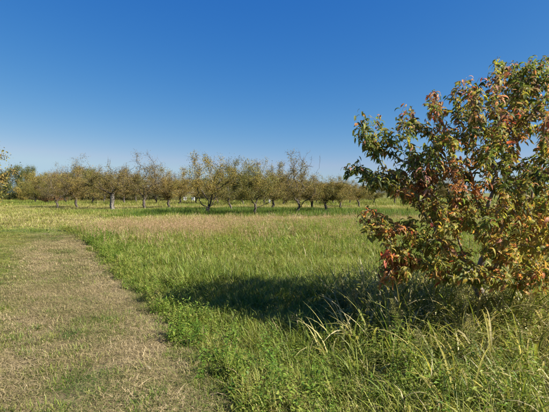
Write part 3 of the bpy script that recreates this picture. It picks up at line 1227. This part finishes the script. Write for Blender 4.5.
YG = [(.17, .165, .035), (.11, .12, .028), (.24, .19, .045), (.30, .20, .05), (.20, .115, .04)]
OL = [(.085, .09, .026), (.12, .11, .03), (.18, .13, .04), (.15, .095, .04), (.06, .07, .022)]
BR = [(.15, .095, .05), (.20, .125, .055), (.12, .10, .04), (.25, .16, .06)]
GR = [(.05, .075, .022), (.075, .095, .028), (.11, .12, .032), (.16, .14, .04)]
DK = [(.030, .045, .020), (.045, .060, .025), (.06, .07, .03)]
GY = [(.10, .09, .06), (.14, .11, .07), (.11, .085, .055), (.16, .13, .075)]
FORMS = {
    'forked': form_meshes(orchard_form(3, 4.1, 1.55, .45, 85, 1700, .085, YG, .12, (.10, 0), .15, .45, 9), M_obark),
    'leafy': form_meshes(orchard_form(5, 3.9, 1.75, .60, 100, 2700, .085, YG + GR, .0, (-.05, .1), .13, .3, 5), M_obark),
    'greenish': form_meshes(orchard_form(8, 4.0, 1.65, .60, 100, 2600, .085, GR + OL, .0, (.1, 0), .12, .35, 6), M_obark),
    'thin': form_meshes(orchard_form(11, 4.2, 1.45, .50, 85, 1200, .08, OL + BR, .22, (.25, 0), .14, .5, 14), M_obark),
    'brown': form_meshes(orchard_form(14, 3.6, 1.75, .70, 105, 2700, .08, BR + YG, .05, (-.15, 0), .13, .3, 6), M_obark),
    'bare': form_meshes(orchard_form(17, 4.1, 1.6, .60, 105, 1100, .075, BR + GY, .3, (0, 0), .13, .45, 16), M_obark),
    'low': form_meshes(orchard_form(20, 3.0, 1.5, .75, 90, 2600, .08, YG + OL, .05, (.15, .1), .12, .2, 3), M_obark),
    'stout': form_meshes(orchard_form(24, 3.4, 2.1, 1.05, 100, 2500, .08, BR + OL, .1, (0, 0), .21, .3, 5), M_palebark),
    'wood_green': form_meshes(orchard_form(31, 7.5, 3.1, .5, 130, 3600, .20, DK + GR, .0, (0, 0), .2, .4, 0, -.05), M_obark),
    'wood_gold': form_meshes(orchard_form(34, 6.0, 3.0, .4, 130, 3400, .19, YG + [(.26, .21, .05)], .0, (0, 0), .18, .3, 0, -.05), M_obark),
    'wood_grey': form_meshes(orchard_form(37, 8.0, 3.1, .5, 130, 2400, .17, GY + BR, .1, (0, 0), .2, .5, 10, -.05), M_obark),
}
HGT = dict(forked=4.1, leafy=3.9, greenish=4.0, thin=4.2, brown=3.6, bare=4.1, low=3.0, stout=3.4, wood_green=7.5, wood_gold=6.0, wood_grey=8.0)


WIDE = dict(forked=.98, leafy=1.05, greenish=.95, thin=.98, brown=1.1, bare=1.1, low=1.2, stout=1.15)


def tree(name, form, px, d, top_y, turn, label, group=None, wide=1.0):
    p = at(px, 193, d)
    h = CAM_H + (193 - top_y) / F * d
    s = h / HGT[form]
    z = float(height(p[0], d))
    e = bpy.data.objects.new(name, None)
    C.objects.link(e)
    e.location = (float(p[0]), d, z)
    e.rotation_euler = (0, 0, turn)
    wide = wide * WIDE.get(form, 1.0)
    e.scale = (s * wide, s * wide, s)
    for k, me in FORMS[form].items():
        o = obj(k, me, e)
        if k != 'trunk':
            o['kind'] = 'stuff'
    tag(e, label, 'tree', group)
    return e


ROW = 'old fruit trees of the front orchard row'
SEC = 'fruit trees of the second orchard row'
BACK = 'fruit trees deep in the orchard'
tree('orchard_tree', 'stout', 112, 38, 168, .3, 'old orchard tree with thick pale sunlit trunk and brownish crown', ROW)
tree('orchard_tree', 'bare', 144, 40, 156, 1.2, 'nearly bare brown orchard tree right of the pale-trunked one', ROW)
tree('orchard_tree', 'brown', 168, 42, 170, 2.0, 'low yellowish brown orchard tree left of the forked tree', ROW)
tree('orchard_tree', 'forked', 207, 29.5, 153, 0.1, 'dark V-forked orchard tree with yellow green leaves and bare top twigs', ROW, 1.0)
tree('orchard_tree', 'greenish', 231, 35, 162, 2.6, 'dense green orchard tree just right of the V-forked one', ROW, .9)
tree('orchard_tree', 'leafy', 254, 29, 163, 4.0, 'leafy yellow green orchard tree with short dark trunk', ROW, .95)
tree('orchard_tree', 'brown', 274, 39, 165, 5.2, 'brownish orchard tree left of the leaning sparse one', ROW, .9)
tree('orchard_tree', 'thin', 295, 30, 155, 0.0, 'tall sparse orchard tree leaning right with twiggy top', ROW, 1.0)
tree('orchard_tree', 'low', 326, 32, 178, 1.0, 'low spreading olive orchard tree right of the twiggy leaning one', ROW)
tree('orchard_tree', 'low', 313, 39, 177, 3.4, 'rounded orchard tree half hidden behind the low spreading one', ROW)
tree('orchard_tree', 'brown', 341, 38, 178, 0.7, 'small brownish orchard tree left of the low dark leafy sprig', ROW, .85)
tree('orchard_tree', 'low', 360, 44, 183, 2.2, 'small orchard tree with twin trunks seen beside the red-leaved fruit tree', ROW)
tree('orchard_tree', 'bare', 57, 41, 172, 3.0, 'thin-stemmed twiggy orchard tree at left of the row', ROW, 1.0)
tree('orchard_tree', 'brown', 77, 43, 170, .9, 'brownish orchard tree between the thin-stemmed and the pale-trunked ones', ROW, 1.0)
FRONT = [(-5, 'the left picture edge'), (57, 'the thin-stemmed tree'), (112, 'the pale-trunked tree'), (144, 'the nearly bare tree'), (168, 'the yellowish tree'),
         (207, 'the V-forked tree'), (254, 'the leafy tree'), (295, 'the leaning tree'), (326, 'the low spreading tree'), (360, 'the twin-trunked small tree'), (480, 'the fruit tree trunk'), (560, 'the right picture edge')]
LOOK = dict(leafy='yellow green', brown='brownish', greenish='dark green', bare='nearly leafless', thin='sparse', low='low olive', wood_gold='golden', wood_grey='greyish', wood_green='dull green')
used = {}


def row_label(px, fm, what):
    l = max((f for f in FRONT if f[0] <= px), key=lambda f: f[0])
    r = min((f for f in FRONT if f[0] > px), key=lambda f: f[0])
    near, side = (l, 'right') if px - l[0] < r[0] - px else (r, 'left')
    a = LOOK[fm] + ' ' + what
    for t in (f'{a}, seen just {side} of {near[1]}', f'{a}, between {l[1]} and {r[1]}', f'{a}, further {"left" if side == "right" else "right"} of {(r if side == "right" else l)[1]}'):
        if t not in used:
            used[t] = 1
            return t
    return t


for i, (px, d, ty, fm) in enumerate([(35, 58, 176, 'leafy'), (48, 62, 174, 'brown'), (66, 57, 175, 'greenish'), (92, 56, 172, 'leafy'), (104, 64, 174, 'bare'),
                                     (125, 55, 171, 'brown'), (136, 66, 175, 'greenish'), (156, 57, 172, 'bare'), (180, 55, 174, 'brown'), (196, 60, 176, 'bare'),
                                     (218, 58, 172, 'leafy'), (243, 54, 173, 'greenish'), (264, 57, 172, 'bare'), (283, 52, 172, 'thin'), (300, 56, 176, 'brown'),
                                     (317, 58, 178, 'leafy'), (334, 55, 180, 'low'), (350, 58, 182, 'brown'), (374, 54, 182, 'leafy'), (395, 56, 180, 'brown'),
                                     (420, 53, 180, 'leafy'), (447, 57, 178, 'brown'), (508, 56, 178, 'leafy'), (540, 55, 178, 'brown')]):
    tree('orchard_tree', fm, px, d, ty, i * 1.37, row_label(px, fm, 'second-row orchard tree'), SEC, 1.0)
for i, (px, d, ty, fm) in enumerate([(112, 80, 178, 'wood_gold'), (134, 88, 178, 'wood_green'), (150, 84, 178, 'wood_grey'), (172, 82, 176, 'wood_grey'), (201, 92, 180, 'wood_green'), (214, 86, 178, 'wood_grey'),
                                     (236, 88, 179, 'wood_gold'), (258, 84, 178, 'wood_grey'), (272, 88, 180, 'wood_gold'), (286, 90, 180, 'wood_green'), (303, 92, 182, 'wood_gold'), (325, 96, 184, 'wood_grey'),
                                     (346, 94, 184, 'wood_green'), (368, 96, 184, 'wood_gold'), (400, 92, 182, 'wood_grey'), (440, 95, 182, 'wood_green'), (530, 94, 182, 'wood_grey')]):
    tree('woodland_tree', fm, px, d, ty, i * 2.1, row_label(px, fm, 'far tree-line tree'), BACK, 1.25)
WOOD = 'taller trees behind the left end of the orchard'
tree('woodland_tree', 'wood_grey', 80, 92, 160, .4, 'tallest greyish brown tree rising behind the left part of the orchard', WOOD, 1.0)
tree('woodland_tree', 'wood_green', 90, 78, 172, 1.5, 'dark evergreen crown in front of the tallest greyish tree', WOOD, .8)
tree('woodland_tree', 'wood_green', 13, 84, 169, 2.3, 'dark green tree standing at the far left edge', WOOD, 1.0)
tree('woodland_tree', 'wood_green', 28, 96, 169, 3.6, 'narrow dark green tree behind the golden one at left', WOOD, .7)
tree('woodland_tree', 'wood_gold', 38, 80, 173, 1.1, 'golden green tree near the left end of the tree line', WOOD, .9)
tree('woodland_tree', 'wood_gold', 52, 88, 174, 2.6, 'second golden tree in the tree line, left of the tallest tree', WOOD, 1.0)
tree('woodland_tree', 'wood_grey', 62, 98, 167, 4.1, 'greyish tree just left of the tallest tree', WOOD, .9)
tree('woodland_tree', 'wood_grey', 104, 96, 169, 5.0, 'greyish tree just right of the tallest tree', WOOD, .8)
tree('woodland_tree', 'wood_grey', 124, 94, 168, .2, 'greyish twiggy tree behind the nearly bare orchard tree', WOOD, .8)
tree('woodland_tree', 'wood_green', -8, 86, 172, 5.5, 'dark green tree cut by the left picture edge', WOOD, 1.1)


# ---- a fruit tree just outside the left edge, its outer twigs reaching into the picture
e = bpy.data.objects.new('orchard_tree', None)
C.objects.link(e)
fm = form_meshes(orchard_form(44, 3.0, 1.55, .8, 120, 3600, .075, YG, .0, (.1, 0), .10, .3, 3), M_obark)
e.location = (-9.8, 11.4, float(height(-9.8, 11.4)))
for k, me in fm.items():
    o = obj(k, me, e)
    if k != 'trunk':
        o['kind'] = 'stuff'
tag(e, 'yellow leaved fruit tree whose outer twigs reach in at the left edge', 'tree')


# ------------------------------------------------------------------ tall weeds and grass clumps that stand out one by one
def arch_blade(length, width, lean, curve, twist, seg=9):
    v, ang, p = [], lean, np.zeros(3)
    for i in range(seg + 1):
        u = i / seg
        w = width * .5 * (min(1, .45 + 2.2 * u) * (1 - u ** 2.2)) + .0006
        a = twist * u
        sd = np.array([math.sin(a) * .5, math.cos(a), 0])
        up = np.array([-math.cos(ang), 0, math.sin(ang)])
        v += [p - sd * w + up * w * .35, p.copy(), p + sd * w + up * w * .35]
        p = p + length / seg * np.array([math.sin(ang), 0, math.cos(ang)])
        ang += curve * (.4 + 1.2 * u) / seg
    f = []
    for i in range(seg):
        a = 3 * i
        f += [(a, a + 1, a + 4, a + 3), (a + 1, a + 2, a + 5, a + 4)]
    return mesh_from('blade', np.array(v), np.array(f), M_leaf, True, np.ones((len(v), 3)))


BLADES = [arch_blade(*q) for q in [(.60, .020, .10, 2.6, .6), (.75, .022, .20, 2.9, -.5), (.68, .018, .05, 3.3, .9), (.50, .021, .4, 2.0, 0),
                                   (.85, .020, .10, 2.3, -.8), (.55, .024, .3, 3.2, .4), (.75, .017, .15, 1.7, .2)]]
BCOL = [(.15, .20, .04), (.21, .24, .05), (.28, .27, .08), (.40, .35, .15), (.48, .42, .24), (.12, .16, .035), (.36, .33, .08)]
CLUMPS = [(362, 4.1, .68, 'tall arching grass clump at the left end of the weedy corner', .3), (392, 3.6, .8, 'straw and green grass clump in front of the low leafy branch', .5),
          (418, 4.3, 1.0, 'tall green grass clump below the left part of the fruit tree', .25), (444, 3.3, 1.05, 'yellowing arching grass clump near the middle of the weedy corner', .6),
          (470, 4.2, 1.1, 'tall grass clump right in front of the fruit tree trunk', .5), (492, 3.4, 1.0, 'pale straw coloured grass clump in the weedy corner', .8),
          (512, 4.4, 1.05, 'arching grass clump just right of the fruit tree trunk', .4), (535, 3.7, 1.1, 'tall pale grass clump close to the right picture edge', .7),
          (548, 4.6, 1.0, 'green grass clump at the right edge below the orange leaves', .3), (468, 2.8, .85, 'nearest straw tinted grass clump at the bottom of the picture', .6),
          (522, 2.7, .85, 'nearest arching grass clump in the bottom right corner', .5), (408, 2.9, .8, 'short green grass clump at the bottom, left of the weedy corner', .25),
          (385, 4.9, .75, 'grass clump standing in the tree shade below the red leaves', .3)]
for px, d, sc_, lab, dry in CLUMPS:
    p = at(px, 193, d)
    e = bpy.data.objects.new('grass_clump', None)
    C.objects.link(e)
    e.location = (float(p[0]), d, float(height(p[0], d)))
    e.rotation_euler = (0, 0, U(0, 6.28))
    tag(e, lab, 'grass clump', 'tall grass clumps below the fruit tree')
    for k in range(24):
        a = U(0, 6.28)
        r = .12 * math.sqrt(random.random())
        o = obj('blade', random.choice(BLADES), e, (r * math.cos(a), r * math.sin(a), -.02))
        o.rotation_euler = (U(-.15, .15), U(-.1, .15), a + U(-.6, .6))
        q = sc_ * U(.55, 1.15) * (1.15 if d > 3.8 else .95)
        o.scale = (q, q * 1.1, q)
        c = random.choice(BCOL[3:5] + BCOL[6:]) if random.random() < dry * .75 else random.choice(BCOL[:3] + BCOL[5:6])
        m_ = U(.8, 1.2)
        o.color = (c[0] * m_, c[1] * m_, c[2] * m_, 1)


def plume_weed(px, d, h, label, seed, pale):
    rs = np.random.default_rng(seed)
    p = at(px, 193, d)
    e = bpy.data.objects.new('plume_weed', None)
    C.objects.link(e)
    e.location = (float(p[0]), d, float(height(p[0], d)))
    tag(e, label, 'weed', 'upright plumed weeds')
    lx, ly = rs.normal(0, .08, 2)
    n = 12
    axis = np.array([[lx * (i / n) ** 2 + rs.normal(0, .003), ly * (i / n) ** 2 + rs.normal(0, .003), -.03 + h * i / n] for i in range(n + 1)])
    rad = np.linspace(.006, .002, n + 1)
    v, f = tubes(axis, rad, [list(range(n + 1))], 6, True)
    obj('stem', mesh_from('stem', v, f, M_leaf, True, np.tile([.12, .13, .045], (len(v), 1))), e)

    def bits(name, count, z0, z1, reach, ll, ww, cols, droop):
        V, Fa, Cc = [], [], []
        for k in range(count):
            u = z0 + (z1 - z0) * rs.random()
            q = np.array([np.interp(u * h, axis[:, 2] + .03, axis[:, a]) for a in range(3)])
            az = rs.uniform(0, 6.28)
            rr_ = reach * (1 - (u - z0) / (z1 - z0 + 1e-6) * .75) * rs.uniform(.1, 1)
            dr = np.array([math.cos(az), math.sin(az), 0])
            q = q + dr * rr_ + np.array([0, 0, rr_ * .6])
            l = ll * rs.uniform(.6, 1.3) * (1 - .4 * u)
            sd = np.array([-math.sin(az), math.cos(az), 0]) * ww * l
            d1 = dr * .8 + np.array([0, 0, .55 - droop * .4])
            d2 = dr * .6 + np.array([0, 0, .25 - droop])
            V += [q, q + d1 * l * .5 + sd, q + d1 * l * .5 + d2 * l * .5, q + d1 * l * .5 - sd]
            Fa.append((4 * k, 4 * k + 1, 4 * k + 2, 4 * k + 3))
            Cc += [np.array(cols[rs.integers(0, len(cols))]) * rs.uniform(.8, 1.2)] * 4
        tag(obj(name, mesh_from(name, np.array(V), np.array(Fa), M_leaf, True, np.array(Cc)), e), kind='stuff')
    bits('leaves', 130, .08, .8, .01, .10, .11, [(.085, .13, .03), (.12, .16, .04), (.16, .18, .05)], .45)
    head = [(.20, .20, .075), (.26, .24, .10), (.17, .19, .06)] if not pale else [(.33, .29, .15), (.28, .26, .12), (.22, .22, .08)]
    bits('flower_head', 620, .62, 1.02, .075, .022, .3, head, .1)


for i, (px, d, h, pale, lab) in enumerate([
        (347, 4.7, .72, 0, 'pale green plumed weed left of the hanging red leaves'), (357, 4.4, .62, 1, 'cream plumed weed beside the leftmost grass clump'),
        (441, 4.3, .66, 0, 'slim plumed weed below the fruit tree, left of its trunk'), (462, 4.0, .78, 0, 'tallest feathery green weed in front of the fruit tree trunk'),
        (475, 3.5, .60, 1, 'cream topped weed in the middle of the weedy corner'), (402, 4.0, .60, 0, 'green plumed weed under the orange leaves of the low branch'),
        (527, 4.1, .66, 1, 'cream plumed weed near the right picture edge'), (425, 3.3, .52, 0, 'short plumed weed between the nearer grass clumps')]):
    plume_weed(px, d, h, lab, 60 + i, pale)

# ------------------------------------------------------------------ small things: white boxes far off, rust coloured shrub, a leaf on the path
M_white = plain_mat('white_paint', (.5, .5, .49), .7)
M_grey = plain_mat('grey_lid', (.5, .5, .5), .5)


def box_mesh(name, w, d, h, mat, bevel=.02):
    import bmesh
    bm = bmesh.new()
    bmesh.ops.create_cube(bm, size=1)
    for v in bm.verts:
        v.co = (v.co.x * w, v.co.y * d, (v.co.z + .5) * h)
    bmesh.ops.bevel(bm, geom=bm.edges[:], offset=bevel, segments=2, affect='EDGES')
    me = bpy.data.meshes.new(name)
    bm.to_mesh(me)
    bm.free()
    me.materials.append(mat)
    return me


for px, d, w, h, lab in [(185, 74, .55, .75, 'left of two small white boxes seen far back between trunks'), (193, 74, .5, .7, 'right of two small white boxes seen far back between trunks'),
                         (269.5, 60, .28, .5, 'single small white box beneath the brownish tree crown')]:
    p = at(px, 193, d)
    e = bpy.data.objects.new('white_box', None)
    C.objects.link(e)
    e.location = (float(p[0]), d, float(height(p[0], d)))
    e.rotation_euler = (0, 0, U(-.4, .4))
    tag(e, lab, 'box', 'white boxes behind the orchard')
    for sx in (-1, 1):
        obj('leg', box_mesh('leg', .06, w * .8, .15, M_grey, .008), e, (sx * w * .38, 0, -.03))
    obj('body', box_mesh('body', w, w, h * .88, M_white), e, (0, 0, .12))
    obj('lid', box_mesh('lid', w * 1.08, w * 1.08, h * .12, M_white), e, (0, 0, .122 + h * .88))

RU = [(.16, .06, .04), (.20, .085, .05), (.13, .07, .045), (.22, .12, .07)]
FORMS['shrub'] = form_meshes(orchard_form(51, 1.5, 1.3, .12, 70, 900, .07, RU, .0, (0, 0), .05, .2), M_obark)
HGT['shrub'] = 1.5
for px, d, ty, lab in [(46, 62, 194.0, 'reddish brown shrub at the foot of the left tree line'), (55, 64, 193.5, 'smaller rust coloured shrub right of the reddish one')]:
    e = tree('shrub', 'shrub', px, d, ty, px, lab, 'rust coloured shrubs', 1.5)
    e['category'] = 'shrub'

HB = [(.05, .06, .025), (.08, .085, .03), (.11, .10, .04), (.13, .09, .045)]
FORMS['bush'] = form_meshes(orchard_form(53, 2.2, 1.5, .15, 70, 1000, .11, HB, .0, (0, 0), .06, .2, 0, -.05), M_obark)
HGT['bush'] = 2.2
LOOK['bush'] = 'dull olive'
for i in range(16):
    px = 66 + i * 19 + rng.uniform(-4, 4)
    d = rng.uniform(72, 80)
    if abs(px - 189) < 12:
        continue
    e = tree('shrub', 'bush', px, d, rng.uniform(186.5, 191.5), i * 1.9, row_label(px, 'bush', 'hedge bush'), 'hedge bushes behind the orchard', 1.9)
    e['category'] = 'shrub'

lv, lf = leaf_shape(R(12), R(-14), .45, .35, 6, .1)
lp = at(150, 374, 3.62)
fl = obj('fallen_leaf', mesh_from('fallen_leaf', np.concatenate([lv * .065, lv[:, :] * .065 * [.35, .2, .3] - [.03, 0, 0]]),
         np.concatenate([lf, lf + len(lv)]), M_leaf, True, np.tile([.33, .30, .20], (2 * len(lv), 1))))
fl.location = (float(lp[0]), 3.62, float(height(lp[0], 3.62)) + .05)
fl.rotation_euler = (.3, -.25, 2.4)
tag(fl, 'pale dry fallen leaf lying on the mown path', 'leaf')
